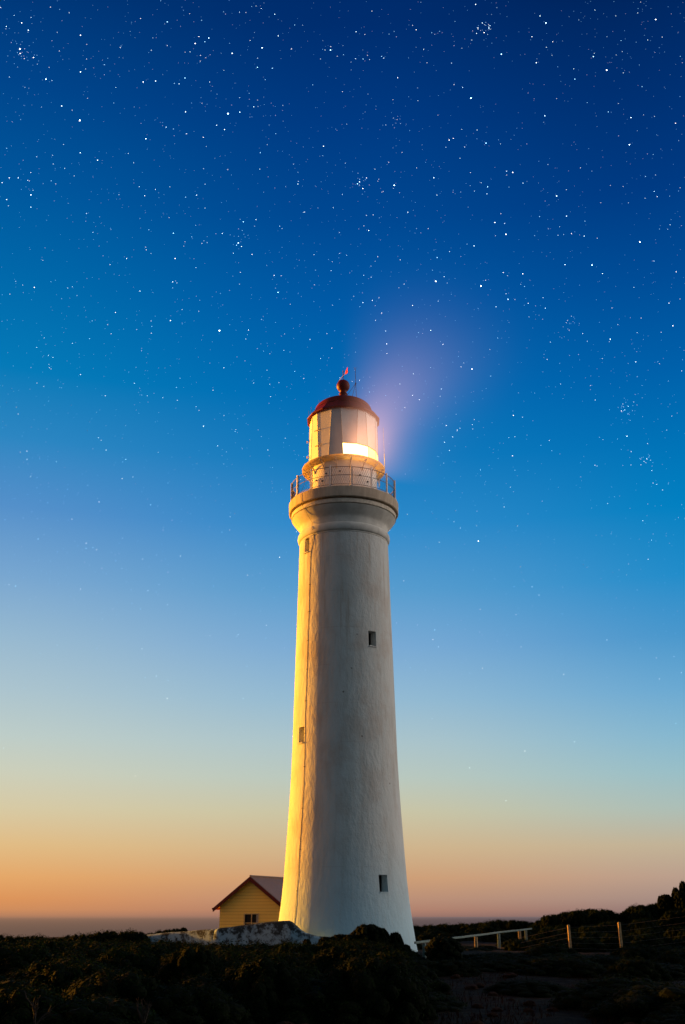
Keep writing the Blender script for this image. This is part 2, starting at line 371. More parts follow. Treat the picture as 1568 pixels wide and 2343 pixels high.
# ------------------------------------------------------------------ terrain and sea
def sst(x, a, b):
    u = min(1, max(0, (x - a) / (b - a))); return u * u * (3 - 2 * u)
def gz(x, y):
    z = -.25 + .3 * sst(y, 26, 44)
    z += .12 * noise.noise(Vector((x * .12, y * .12, 0))) + .05 * noise.noise(Vector((x * .5, y * .5, 2)))
    z += 1.7 * sst(x, 10, 26) * sst(y, 48, 68)
    z -= .25 * sst(-x, 5, 30) * sst(y, 20, 40)
    z -= 70 * sst(y, 92, 210) ** 1.0 + 30 * sst(-x, 70, 150) + 20 * sst(x, 90, 150) * sst(y, 100, 60)
    return z
def build_ground():
    bm = bmesh.new(); xs = [-170 + i * 1.7 for i in range(200)]
    xs = sorted(set([round(v, 2) for v in [-170 + i * 5 for i in range(29)] + [-30 + i * .6 for i in range(101)] + [30 + i * 5 for i in range(1, 29)]]))
    ys = [-20 + i * 4 for i in range(7)] + [8 + i * .6 for i in range(1, 140)] + [92 + i * 4 for i in range(1, 32)]
    g = [[bm.verts.new((x, y, gz(x, y) + (.05 * noise.fractal(Vector((x * 1.3, y * 1.3, 5)), 1, 2, 4) if abs(x) < 31 else 0))) for x in xs] for y in ys]
    for j in range(len(ys) - 1):
        for i in range(len(xs) - 1):
            bm.faces.new((g[j][i], g[j][i + 1], g[j + 1][i + 1], g[j + 1][i]))
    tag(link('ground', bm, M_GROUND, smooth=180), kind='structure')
    bm = bmesh.new(); zs = -48.0; S = 300000
    ring = [0, 500, 2000, 8000, 30000, 100000, S]
    prev = None
    for r in ring[1:]:
        cur = [bm.verts.new((r * sin(2 * pi * k / 96), r * cos(2 * pi * k / 96), zs)) for k in range(96)]
        if prev:
            for k in range(96): bm.faces.new((prev[k], prev[(k + 1) % 96], cur[(k + 1) % 96], cur[k]))
        else: bm.faces.new(cur)
        prev = cur
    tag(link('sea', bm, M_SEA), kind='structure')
build_ground()

# ------------------------------------------------------------------ lighthouse
LH = empty('lighthouse', (TX, TY, 0), 'tall white rendered lighthouse tower with a red domed lantern, lit orange on its left', 'lighthouse')
LH.rotation_euler = (0, rad(-.2), 0)
def build_lighthouse():
    S = .572
    prof = [(296, 3850), (292, 3824), (281, 3770), (267, 3681), (256, 3605), (246.5, 3522), (236, 3397), (223, 3231), (212.5, 3066),
            (208.4, 2983), (199, 2753), (188.3, 2484), (178.5, 2230), (176.8, 2185)]
    pts = [RZ(a * S, b * S) for a, b in prof]
    pts[0] = (pts[1][0] + .12, -.6)
    # resample smoothly (Catmull-Rom)
    sm = []
    for i in range(len(pts) - 1):
        p0, p1, p2, p3 = pts[max(i - 1, 0)], pts[i], pts[i + 1], pts[min(i + 2, len(pts) - 1)]
        for k in range(4):
            u = k / 4
            r = .5 * (2 * p1[0] + (-p0[0] + p2[0]) * u + (2 * p0[0] - 5 * p1[0] + 4 * p2[0] - p3[0]) * u * u + (-p0[0] + 3 * p1[0] - 3 * p2[0] + p3[0]) * u ** 3)
            z = p1[1] + (p2[1] - p1[1]) * u
            sm.append((r, z))
    sm.append(pts[-1]); ztop = pts[-1][1]
    prof_r = lambda z: next((a[0] + (b[0] - a[0]) * (z - a[1]) / (b[1] - a[1]) for a, b in zip(sm, sm[1:]) if a[1] <= z <= b[1]), sm[-1][0])
    bm = bmesh.new(); lathe(bm, sm, 160)
    ri = [(1.25, ztop), (1.25, -.6)]
    n = 160
    # closed solid so that the window openings can be cut
    bm.free(); bm = bmesh.new(); lathe(bm, sm + ri, 160, close=True)
    bmesh.ops.recalc_face_normals(bm, faces=bm.faces)
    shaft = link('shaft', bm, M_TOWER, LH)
    # window openings: (angle, z centre, width, height)
    def win_from(px, py0, py1, wpx):
        pc = P(px, (py0 + py1) / 2, TY - 1.6); r = prof_r(pc.z)
        x = pc.x - TX; a = math.degrees(math.asin(max(-1, min(1, x / r))))
        Y = TY - r * cos(rad(a)); z1, z0 = P(px, py0, Y).z, P(px, py1, Y).z
        w = pxw(wpx, P(px, py0, Y)) / max(.5, cos(rad(a)))
        return a, (z0 + z1) / 2, w, z1 - z0, r
    wins = [win_from(704.5, 1231, 1265, 10.5), win_from(854.5, 1444, 1480, 17.5), win_from(690.5, 1663, 1701, 12), win_from(877.5, 2002, 2043, 20)]
    cutbm = bmesh.new()
    for a, zc, w, h, r in wins:
        M = Matrix.Rotation(rad(a), 4, 'Z')
        box(cutbm, on(r - .1, a, zc), (w, 1.2, h), M)
    cut = link('cutter', cutbm, M_TOWER, LH)
    md = shaft.modifiers.new('cut', 'BOOLEAN'); md.operation = 'DIFFERENCE'; md.object = cut; md.solver = 'EXACT'
    bpy.context.view_layer.update()
    dg = bpy.context.evaluated_depsgraph_get()
    me = bpy.data.meshes.new_from_object(shaft.evaluated_get(dg))
    shaft.modifiers.clear(); shaft.data = me; me.name = 'shaft'
    bpy.data.objects.remove(cut)
    for p in me.polygons: p.use_smooth = True
    me.set_sharp_from_angle(angle=rad(30))
    for a, zc, w, h, r in wins:
        M = Matrix.Rotation(rad(a), 4, 'Z'); d = r - .42
        b = bmesh.new()
        for sx in (-1, 1): box(b, on(d, a, zc) + M.to_3x3() @ Vector((sx * (w / 2 - .015), 0, 0)), (.03, .05, h), M)
        for sz in (-1, 1): box(b, on(d, a, zc + sz * (h / 2 - .025)), (w - .062, .046, .05), M)
        box(b, on(d - .002, a, zc), (w - .064, .03, .025), M)
        wo = link('window', b, M_DARK, LH)
        b = bmesh.new(); box(b, on(d - .04, a, zc), (w + .02, .02, h + .02), M); link('pane', b, M_BLACK, wo)
        b = bmesh.new(); box(b, on(r - .02, a, zc - h / 2 + .012), (w - .01, .16, .04), M); link('sill', b, M_TOWER, wo)

    # gallery mouldings
    mo = [RZ(100.2, 1248.5)]
    tc = RZ(100.2, 1237)
    for k in range(13):
        q = -pi / 2 + pi * k / 12
        mo.append((tc[0] + .10 * cos(q), tc[1] + .19 * sin(q)))
    mo += [RZ(100.2, 1223.5), RZ(100.4, 1216), RZ(102, 1212.8), RZ(105, 1209.5), RZ(109, 1205.5), RZ(113, 1200.5), RZ(116, 1196.5), RZ(118, 1193.5)]
    inner = [(1.3, mo[-1][1]), (1.3, mo[0][1])]
    bm = bmesh.new(); lathe(bm, mo + inner, 160, close=True)
    link('cornice', bm, M_COVE, LH, 40)
    a, b_ = RZ(119.6, 1193.0), RZ(119.6, 1182.5)
    bm = bmesh.new(); lathe(bm, [(1.3, a[1]), (a[0] - .05, a[1]), (a[0], a[1] + .03), (a[0], b_[1] - .02), (a[0] - .1, b_[1]), (1.3, b_[1])], 160, close=True)
    link('moulding_band', bm, M_BAND, LH, 40)
    s0, s1 = RZ(125, 1180.5), RZ(125, 1157)
    bm = bmesh.new(); lathe(bm, [(1.3, b_[1] + .002), (a[0] - .12, b_[1] + .002), (a[0] - .12, s0[1]), (s0[0] - .03, s0[1]), (s0[0], s0[1] + .03),
                                 (s0[0] + .01, s1[1] - .05), (s0[0] - .03, s1[1]), (1.3, s1[1])], 160, close=True)
    link('gallery_slab', bm, M_CONC, LH, 30)
    zd = s1[1]

    # gallery railing
    rr = pxw(118.4, P(CX, 1130, TY)); zt = P(CX, 1114.5, TY).z; zb = zd + .09; zm = (zt + zb) / 2 + .02
    ro = empty('railing', (0, 0, 0)); ro.parent = LH
    for z, w in ((zt, .017), (zm, .014), (zb, .014)):
        rail = bmesh.new(); n = 96; rings = [on(rr, k * 360 / n, z) for k in range(n)]
        for k in range(n): tube(rail, [rings[k], rings[(k + 1) % n]], w, 5)
        link('rail', rail, M_WIRE, ro)
    for k in range(16):
        a_ = 8 + 22.5 * k; b = bmesh.new()
        box(b, on(rr + .03, a_, (zd + zt) / 2 + .03), (.055, .055, zt - zd + .08), Matrix.Rotation(rad(a_), 4, 'Z'))
        box(b, on(rr + .03, a_, zd + .02), (.13, .13, .04), Matrix.Rotation(rad(a_), 4, 'Z'))
        p = link('post', b, M_WHITEPOST, ro)
        b = bmesh.new(); tube(b, [on(rr - .02, a_ + 1.1, zd), on(rr - .02, a_ + 1.1, zt)], .016, 6)
        link('post_stay', b, M_DARK, p)
    net = bmesh.new(); N = 150; hh = zt - zb; st = 360 / N
    for k in range(N):
        for sgn in (1, -1):
            q = [on(rr + .005 * sgn, k * st + sgn * j * 2.2, zb + hh * j / 4) for j in range(5)]
            tube(net, q, .0035, 3)
    link('netting', net, M_WIRE, ro)

    # murette below the catwalk, catwalk, brackets
    rm = pxw(76.7, P(CX, 1110, TY)); zc = P(CX, 1079, TY).z
    bm = bmesh.new(); lathe(bm, [(rm, zd - .01), (rm, zc - .06), (0, zc - .06), (0, zd - .01)], 96)
    mu = link('lantern_base', bm, M_PANEL[0], LH, 40)
    for k in range(8):
        b = bmesh.new(); a_ = 11 + 45 * k; box(b, on(rm + .002, a_, (zd + zc) / 2), (.03, .012, zc - zd - .1), Matrix.Rotation(rad(a_), 4, 'Z')); link('seam', b, M_WHITEPOST, mu)
    for a_, fz in ((-38, .42), (-30, .6), (-6, .62), (28, .55), (44, .42), (-52, .5)):
        b = bmesh.new(); box(b, on(rm + .02, a_, zd + (zc - zd) * fz), (.07, .05, .05), Matrix.Rotation(rad(a_), 4, 'Z')); link('bracket_lug', b, M_DARK, mu)
    rc = pxw(94.7, P(CX, 1079, TY))
    bm = bmesh.new(); lathe(bm, [(rm - .05, zc - .05), (rc - .02, zc - .05), (rc, zc - .04), (rc, zc + .05), (rc - .03, zc + .05), (rc - .03, zc + .0), (rm - .05, zc)], 128, close=True)
    cw = link('catwalk', bm, M_CAT, LH, 30)
    for k in range(16):
        a_ = 11 + 22.5 * k; b = bmesh.new()
        pr = [on(rm + .01, a_, zc - .5), on(rm + .04, a_, zc - .34), on(rm + .14, a_, zc - .19), on(rm + .28, a_, zc - .11), on(rc - .05, a_, zc - .075)]
        tube(b, pr, .032, 6)
        box(b, on((rm + rc) / 2, a_, zc - .065), (.03, rc - rm - .04, .03), Matrix.Rotation(rad(a_), 4, 'Z'))
        link('bracket', b, M_FRAMEGLOW if False else M_BAND, cw)

    # lantern: sixteen alternating panels, lower right tier glazed and lit
    rb, rt = pxw(77.9, P(CX, 1075, TY)), pxw(75.6, P(CX, 970, TY)); zt2 = P(CX, 966, TY).z; zw = P(CX, 1044.5, TY).z
    tops, bots = [], []
    for k in range(8):
        tops += [-4.5 + 45 * k, 25 + 45 * k]; bots += [0 + 45 * k, 20 + 45 * k]
    zc2 = zc + .003
    def edge(i, z):                      # panel joint line i at height z
        u = (z - zc2) / (zt2 - zc2); i2 = i % 16; w = 360 * (i // 16)
        A = on(rb / cos(rad(11)), bots[i2] + w, zc2); B = on(rt / cos(rad(11)), tops[i2] + w, zt2)
        return A.lerp(B, u)
    for i in range(16):
        a0, a1 = bots[i], bots[(i + 1) % 16] + (360 if i == 15 else 0)
        lit = i in (0, 1, 2, 3, 4)
        zlo = zw if lit else zc2
        q = [edge(i, zlo), edge(i + 1, zlo), edge(i + 1, zt2), edge(i, zt2)]
        b = bmesh.new(); cen = Vector((0, 0, 0))
        vo = [b.verts.new(p) for p in q]; vi = [b.verts.new(p - Vector((p.x, p.y, 0)).normalized() * .04) for p in q]
        b.faces.new(vo); b.faces.new(vi[::-1])
        for k in range(4): b.faces.new((vo[(k + 1) % 4], vo[k], vi[k], vi[(k + 1) % 4]))
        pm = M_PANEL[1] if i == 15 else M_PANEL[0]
        link('lantern_panel', b, pm, LH)
        # joint strip
        b = bmesh.new(); tube(b, [edge(i, zlo) * 1.0, edge(i, zt2)], .012, 5); link('joint_strip', b, M_BAND, LH)
        if lit:
            zl, zh = zc2 + .03, zw - .03
            b = bmesh.new(); k1, k2 = .0, 1.0
            v = [b.verts.new(p) for p in (edge(i, zl), edge(i + 1, zl), edge(i + 1, zh), edge(i, zh))]; b.faces.new(v)
            pn = link('lantern_pane', b, M_GLOW if i < 2 else M_GLOW2, LH)
            b = bmesh.new(); tube(b, [edge(i, zh + .01), edge(i + 1, zh + .01)], .03, 6)
            if i > 1: tube(b, [edge(i, zl), edge(i, zh)], .012, 5)
            link('glazing_bar', b, M_FRAMEGLOW, pn)
    bm = bmesh.new(); lathe(bm, [(0, zt2 + .0), (rt, zt2 + .002), (rt, zt2 + .03), (0, zt2 + .03)], 64); link('lantern_ceiling', bm, M_PANEL[0], LH)
    # handles and pipe on the panels
    for px, py in ((714.5, 997), (712, 1035), (737, 986), (739, 1022)):
        z = P(px, py, TY - 1.0).z; a_ = math.degrees(math.asin(max(-.97, (P(px, py, TY - 1).x - TX) / rb)))
        b = bmesh.new()
        ctr = on(rb + .03, a_, z); M3 = Matrix.Rotation(rad(a_), 3, 'Z')
        tube(b, [ctr + M3 @ Vector((.06 * cos(q), -.02, .07 * sin(q))) for q in [2 * pi * j / 10 for j in range(11)]], .012, 5)
        if px > 730: box(b, ctr + M3 @ Vector((-.2, 0, 0)), (.28, .03, .03), Matrix.Rotation(rad(a_), 4, 'Z'))
        link('handle', b, M_STEEL, LH)
    for py in (1010, 1045):
        z = P(700, py, TY).z; b = bmesh.new(); tube(b, [on(rb, -92, z), on(rb + .12, -92, z)], .012, 5); box(b, on(rb + .13, -92, z), (.05, .05, .09)); link('lantern_fitting', b, M_WHITEPOST, LH)

    # dome
    zr = P(CX, 818 + 625 * .20066, TY).z; r1 = pxw(325 * .20066, P(CX, 943, TY)); lipz = P(CX, 966.5, TY).z; lipz1 = P(CX, 962.5, TY).z; rl = pxw(417 * .20066, P(CX, 965, TY))
    H = pxw(27, P(CX, 943, TY))
    rad_prof = [(rt + .0, zt2 + .05), (rl - .05, lipz - .03), (rl, lipz), (rl, lipz + .04)]
    bm = bmesh.new()
    pr = [(rl - .04, lipz - .02), (rl, lipz), (rl + .005, lipz + .05), (rl - .20, (lipz + zr) / 2 + .0), (r1 + .0, zr)]
    lathe(bm, [(rt - .02, zt2 + .035), (rl - .05, lipz - .03)] + pr[1:], 16, a0=rad(11.25))
    skirt = link('dome_skirt', bm, M_RED, LH)
    bm = bmesh.new(); dp = [(r1 + .03, zr - .05)] + [(r1 * cos(q), zr + H * 1.05 * sin(q)) for q in [pi / 2 * k / 14 for k in range(14)]]
    ap = zr + H * 1.05; nk = pxw(9, P(CX, 900, TY))
    dp = [d for d in dp if d[0] > nk + .1] + [(nk + .1, ap - .01), (nk + .03, ap + .06)]
    bcz = P(CX, 883.5, TY).z; br = pxw(15.2, P(CX, 883, TY))
    dp += [(nk, ap + .16), (nk - .02, bcz - br * 1.5), (nk + .015, bcz - br * 1.38), (nk + .015, bcz - br * 1.3), (nk - .03, bcz - br * 1.2), (nk - .03, bcz - br * .98)]
    dp += [(br * cos(q), bcz + br * sin(q)) for q in [-.95 + (pi / 2 + .95) * k / 20 for k in range(20)]] + [(0, bcz + br)]
    lathe(bm, dp, 72); link('dome', bm, M_RED, LH, 35)
    # weather vane
    b = bmesh.new(); zv = bcz + br; tube(b, [(0, 0, zv - .02), (0, 0, zv + .52)], .02, 8)
    vane = link('weather_vane', b, M_RED, LH)
    d = Vector((.36, -.93, 0)).normalized(); z0 = zv + .24
    b = bmesh.new(); tube(b, [-d * .52 + Vector((0, 0, z0)), d * .45 + Vector((0, 0, z0))], .014, 6)
    box(b, -d * .55 + Vector((0, 0, z0)), (.05, .05, .05)); link('vane_arm', b, M_REDTRIM, vane)
    b = bmesh.new(); shp = [(.25, 0), (.36, .10), (.62, .16), (.58, 0), (.66, -.13), (.40, -.12)]
    f1 = [b.verts.new(d * u + Vector((-.006 * d.y, .006 * d.x, z0 + v))) for u, v in shp]; f2 = [b.verts.new(d * u - Vector((-.006 * d.y, .006 * d.x, -z0 - v))) for u, v in shp]
    b.faces.new(f1); b.faces.new(f2[::-1])
    for k in range(6): b.faces.new((f1[(k + 1) % 6], f1[k], f2[k], f2[(k + 1) % 6]))
    bmesh.ops.recalc_face_normals(b, faces=b.faces); link('vane_tail', b, simple('bright_red_paint', (.6, .004, .008), .6, .1), vane)
    # antenna mast with stays
    q = lambda x_, y_, Y=TY: P(629.2 + x_ * .20066, 818 + y_ * .20066, Y) - Vector((TX, TY, 0))
    b = bmesh.new(); tube(b, [q(952, 500), q(943, 295), q(939, 150)], .013, 6)
    ma = link('antenna_mast', b, M_DARK, LH)
    b = bmesh.new(); tube(b, [q(939, 150), q(926, 112)], .008, 4); tube(b, [q(939, 150), q(950, 112)], .008, 4); link('antenna_tip', b, M_DARK, ma)
    for e_ in ((830, 450), (900, 460)):
        b = bmesh.new(); tube(b, [q(942, 297), q(*e_)], .010, 5); link('stay', b, M_DARK, ma)
    b = bmesh.new(); box(b, q(943, 296), (.06, .06, .05)); link('clamp', b, M_DARK, ma)
    for x_, y0, y1 in ((523, 560, 485), (1057, 560, 505), (408, 690, 605), (1142, 700, 620), (435, 640, 565)):
        b = bmesh.new(); tube(b, [q(x_, y0), q(x_, y1)], .008, 4); link('lightning_spike', b, M_DARK, LH)
    # thin whip aerial clamped to the right rim of the catwalk
    b = bmesh.new(); tube(b, [on(rc + .01, 80, zc), on(rc + .0, 80, zc + .75)], .022, 6); wa = link('whip_aerial', b, M_WHITEPOST, LH)
    b = bmesh.new(); tube(b, [on(rc, 80, zc + .75), on(rc - .03, 80, zc + 2.1)], .008, 4); link('aerial_tip', b, M_WHITEPOST, wa)
    # small pale lamp housing under the catwalk on the right
    b = bmesh.new(); tube(b, [on(rm + .12, 78, zc - .55), on(rm + .12, 78, zc - .95)], .05, 8, .02); link('floodlight', b, M_PANEL[0], LH)

    # lightning conductor down the left side, with clips
    src = [(1180, 3690), (1189, 3563), (1201, 3397), (1212, 3232), (1220, 3066), (1223.6, 2933), (1226.7, 2803), (1232.5, 2676), (1236, 2561), (1241, 2445.6), (1244, 2338), (1248, 2227), (1261, 2138)]
    path = []
    for sx, sy in src:
        pc = P(sx * S, sy * S, TY - 1.5); r = prof_r(pc.z) + .003
        a_ = math.degrees(math.asin(max(-.97, min(.97, (P(sx * S, sy * S, TY - r * .68).x - TX) / r))))
        z = P(sx * S, sy * S, TY - r * cos(rad(a_))).z
        path.append((r, a_, z))
    path.insert(0, (path[0][0] + .1, path[0][1] - .3, -.1))
    pts = []
    for (r0, a0, z0), (r1_, a1, z1) in zip(path, path[1:]):
        for k in range(8):
            u = k / 8; pts.append(on(r0 + (r1_ - r0) * u + .006, a0 + (a1 - a0) * u + .3 * noise.noise(Vector((z0 + u * 4, 0, 0))), z0 + (z1 - z0) * u))
    zt_ = path[-1][2]
    pts += [on(path[-1][0], -38, zt_ + .12), on(tc[0] + .125, -42, tc[1]), on(tc[0] + .02, -44, tc[1] + .35), on(pxw(109, P(CX, 1205, TY)) + .03, -46, P(CX, 1206, TY).z),
            on(s0[0] + .02, -48, s0[1] - .05), on(s0[0] + .03, -49, s1[1]), on(rr + .0, -47, zb + .3), on(rr, -46, zt)]
    b = bmesh.new(); tube(b, pts, .0075, 5); co = link('lightning_conductor', b, M_DARK, LH)
    for k, (r, a_, z) in enumerate(path[2:]):
        b = bmesh.new(); box(b, on(r + .0, a_, z), (.06, .03, .035), Matrix.Rotation(rad(a_), 4, 'Z')); link('clip', b, M_DARK, co)
    return zc, zw
ZC, ZW = build_lighthouse()

# ------------------------------------------------------------------ beam of light in the sea haze
def build_beam():
    t = NT('light_in_haze'); v = t.obj()
    sp = t.n('ShaderNodeSeparateXYZ', i_0=v); x, y, z = sp.outputs
    ang = t.math('MULTIPLY', t.math('ARCTAN2', x, t.math('MULTIPLY', y, -1.0)), 180 / pi)
    s = t.math('SQRT', t.math('ADD', t.math('MULTIPLY', x, x), t.math('MULTIPLY', y, y)))
    fa = t.math('MULTIPLY', t.ss(ang, -2, 16), t.ss(ang, 39, 12))
    near = t.math('ADD', t.math('DIVIDE', 1.0, t.math('ADD', t.math('MULTIPLY', s, s), 2.2)), .010)
    fs = t.math('MULTIPLY', near, t.ss(s, 14.5, 5))
    hz = t.math('ADD', .35, t.math('MULTIPLY', s, .12)); qz = t.math('DIVIDE', z, hz)
    fz = t.math('POWER', 2.718, t.math('MULTIPLY', t.math('MULTIPLY', qz, qz), -1.0))
    # emissive glow added around the lit panes, standing in for lens bloom
    dd = t.n('ShaderNodeVectorMath', operation='DISTANCE'); t.put(dd.inputs[0], v); dd.inputs[1].default_value = (1.1, -1.5, 0)
    q = t.math('DIVIDE', dd.outputs['Value'], .62)
    halo = t.math('MULTIPLY', t.math('POWER', 2.718, t.math('MULTIPLY', q, -1.0)), .45)
    dens = t.math('ADD', t.math('MULTIPLY', t.math('MULTIPLY', fa, fs), fz), t.math('MULTIPLY', halo, .6))
    near_c = t.ss(s, 1, 7)
    em = t.n('ShaderNodeEmission'); t.put(em.inputs[0], t.mix(near_c, (1, .40, .18), (1, .46, .34))); t.put(em.inputs[1], t.math('MULTIPLY', dens, 2.4))
    m = t.out(em, 'Volume'); m.cycles.volume_step_rate = .5; m.cycles.emission_sampling = 'NONE'
    bm = bmesh.new(); R = 15.6; z = lambda r: .7 + .27 * r
    A = [-14 + 4 * k for k in range(22)]
    r0 = 1.75
    ri = [[bm.verts.new(on(r, a, sg * z(r))) for a in A] for r in (r0, R) for sg in (1, -1)]
    t0, b0, t1, b1 = ri
    for k in range(len(A) - 1):
        bm.faces.new((t0[k], t0[k + 1], t1[k + 1], t1[k])); bm.faces.new((b0[k + 1], b0[k], b1[k], b1[k + 1]))
        bm.faces.new((b0[k], b0[k + 1], t0[k + 1], t0[k])); bm.faces.new((t1[k], t1[k + 1], b1[k + 1], b1[k]))
    bm.faces.new((b0[0], t0[0], t1[0], b1[0])); bm.faces.new((t0[-1], b0[-1], b1[-1], t1[-1]))
    bmesh.ops.recalc_face_normals(bm, faces=bm.faces)
    o = link('light_beam', bm, m); o.location = (TX, TY, (ZC + ZW) / 2)
    tag(o, 'soft pinkish beam of light fanning through haze from the right of the lantern', 'light beam')
build_beam()

# ------------------------------------------------------------------ keeper's hut
def build_house():
    Y = 70.0
    base = P(576, 2076, Y); zE, zA = P(576, 2076, Y).z, P(576, 2005, Y).z
    he, hw = pxw(97, base), pxw(86, base); g = gz(base.x, Y)
    root = empty('cottage', (base.x, Y, 0), 'small yellow-lit weatherboard cottage with red bargeboards behind the stained wall', 'cottage', rot=(0, 0, rad(-27)))
    Ld = 3.6; ze = zE - .05; rise = zA - zE; sl = rise / he
    zw_ = zA - .12 - sl * hw; zap = zA - .12
    # gable wall, with the window cut out, built as strips
    wx0, wx1 = -.48, .52; wz0, wz1 = P(576, 2117, Y).z, P(576, 2092, Y).z
    b = bmesh.new()
    def quad(*p): b.faces.new([b.verts.new(q) for q in p])
    F_ = lambda x, z: (x, 0, z)
    roofz = lambda x: zap - sl * abs(x)
    quad(F_(-hw, -.3), F_(wx0, -.3), F_(wx0, roofz(wx0)), F_(-hw, roofz(hw)))
    quad(F_(wx1, -.3), F_(hw, -.3), F_(hw, roofz(hw)), F_(wx1, roofz(wx1)))
    quad(F_(wx0, -.3), F_(wx1, -.3), F_(wx1, wz0), F_(wx0, wz0))
    b.faces.new([b.verts.new(F_(*p)) for p in ((wx0, wz1), (wx1, wz1), (wx1, roofz(wx1)), (0, zap), (wx0, roofz(wx0)))])
    quad((-hw, Ld, -.3), (-hw, 0, -.3), (-hw, 0, roofz(hw)), (-hw, Ld, roofz(hw)))
    quad((hw, 0, -.3), (hw, Ld, -.3), (hw, Ld, roofz(hw)), (hw, 0, roofz(hw)))
    b.faces.new([b.verts.new(p) for p in ((hw, Ld, -.3), (-hw, Ld, -.3), (-hw, Ld, roofz(hw)), (0, Ld, zap), (hw, Ld, roofz(hw)))])
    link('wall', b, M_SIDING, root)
    b = bmesh.new(); th = .05
    for s in (-1, 1):
        A0, A1 = Vector((0, -.28, zA)), Vector((s * he, -.28, zA - sl * he)); B0, B1 = A0 + Vector((0, Ld + .5, 0)), A1 + Vector((0, Ld + .5, 0))
        up = [b.verts.new(p) for p in (A0, A1, B1, B0)]; dn = [b.verts.new(p - Vector((0, 0, th))) for p in (A0, A1, B1, B0)]
        b.faces.new(up if s > 0 else up[::-1]); b.faces.new(dn[::-1] if s > 0 else dn)
        for k in range(4):
            b.faces.new((up[k], dn[k], dn[(k + 1) % 4], up[(k + 1) % 4]))
    bmesh.ops.recalc_face_normals(b, faces=b.faces)
    rf = link('roof', b, M_ROOF, root)
    b = bmesh.new(); tube(b, [(0, -.28, zA + .02), (0, Ld + .22, zA + .02)], .05, 8); link('ridge_cap', b, M_ROOF, rf)
    for s in (-1, 1):
        b = bmesh.new(); h = .2
        pr = [(0, zA - .04), (s * (he + .02), zA - .04 - sl * he), (s * (he + .02), zA - .04 - sl * he - h * 1.15), (0, zA - .04 - h * 1.2)]
        f = [b.verts.new((x, -.33, z)) for x, z in pr]; k_ = [b.verts.new((x, -.285, z)) for x, z in pr]
        b.faces.new(f); b.faces.new(k_[::-1])
        for k in range(4): b.faces.new((f[k], f[(k + 1) % 4], k_[(k + 1) % 4], k_[k]))
        bmesh.ops.recalc_face_normals(b, faces=b.faces); link('bargeboard', b, M_REDTRIM, root)
        b = bmesh.new(); ex = s * (he + .03); ez = zA - sl * he - .08
        tube(b, [(ex, -.34, ez), (ex, Ld + .2, ez)], .06, 8); link('gutter', b, M_REDTRIM, root)
    b = bmesh.new(); w = .06; wc = (wx0 + wx1) / 2; hc = (wz0 + wz1) / 2
    for x in (wx0 - w / 2, wx1 + w / 2): box(b, (x, -.01, hc), (w, .06, wz1 - wz0 + 2 * w))
    for z in (wz0 - w / 2, wz1 + w / 2): box(b, (wc, -.012, z), (wx1 - wx0, .05, w))
    box(b, (wc, 0, hc), (.045, .04, wz1 - wz0)); box(b, (wc, .003, wz0 + (wz1 - wz0) * .2), (wx1 - wx0, .03, .04))
    wo = link('window', b, simple('cream_window_paint', (.75, .52, .22), .6), root)
    b = bmesh.new(); box(b, (wc, .05, hc), (wx1 - wx0 + .02, .02, wz1 - wz0 + .02)); pa = link('pane', b, M_BLACK, wo)
    b = bmesh.new(); box(b, (wx1 - .09, .032, hc + .03), (.17, .01, wz1 - wz0 - .1)); link('curtain', b, simple('grey_curtain', (.35, .33, .3), .9), wo)
build_house()

# ------------------------------------------------------------------ whitewashed boundary walls
def build_walls():
    def wall(name, label, tops, thick, jit=.02):
        b = bmesh.new(); F1, F2 = [], []
        for i, (p, q) in enumerate(tops):
            pass
        fine = []
        for (a, b_) in zip(tops, tops[1:]):
            for k in range(5): fine.append(a[0].lerp(b_[0], k / 5) if False else a.lerp(b_, k / 5))
        return fine
    def slab(name, label, top, thick, back):
        fine = []
        for a, c in zip(top, top[1:]):
            for k in range(4): fine.append(a.lerp(c, k / 4))
        fine.append(top[-1])
        b = bmesh.new(); prev = None
        for i, p in enumerate(fine):
            jz = .02 * noise.noise(p * 2.3)
            zb = gz(p.x, p.y) - .5
            ring = [Vector((p.x, p.y, zb)), Vector((p.x, p.y, p.z - .09 + jz)), Vector((p.x, p.y, p.z - .03 + jz)) + back * .03, Vector((p.x, p.y, p.z + jz)) + back * .11, Vector((p.x, p.y, p.z + jz)) + back * (thick - .08),
                    Vector((p.x, p.y, p.z - .06)) + back * thick, Vector((p.x, p.y, zb)) + back * thick]
            vs = [b.verts.new(v) for v in ring]
            if prev:
                for k in range(6): b.faces.new((prev[k], vs[k], vs[k + 1], prev[k + 1]))
            else: b.faces.new(vs)
            prev = vs
        b.faces.new(prev[::-1]); bmesh.ops.recalc_face_normals(b, faces=b.faces)
        o = link(name, b, M_WALL, smooth=50); tag(o, label, 'wall'); return o
    # near wall, its end rounded, sweeping down against the tower foot
    pts = [(489, 2140, 43.2), (490.5, 2130, 43.18), (497, 2124, 43.1), (520, 2121, 43.0), (554, 2117, 42.8), (590, 2112, 42.55), (620, 2108.5, 42.3), (645, 2106.5, 42.1), (659, 2105.8, 42.0), (666, 2109, 41.95),
           (672, 2115, 41.92), (683, 2125, 41.88), (694, 2133, 41.83), (708, 2138, 41.78), (723, 2141.5, 41.74), (745, 2143, 41.7), (790, 2150, 41.65)]
    slab('stained_wall', 'lichen stained whitewashed wall with rounded end sweeping down to the tower foot', [P(*p) for p in pts], .38, Vector((.15, 1, 0)).normalized())
    pts = [(324, 2140, 45.6), (350, 2137, 45.3), (390, 2133.5, 44.9), (428, 2130.5, 44.5), (460, 2128, 44.1), (486, 2125.8, 43.75), (496, 2124.5, 43.65)]
    slab('low_wall', 'low pale wall running off to the left behind the dark shrubs', [P(*p) for p in pts], .3, Vector((.3, .95, 0)))
build_walls()

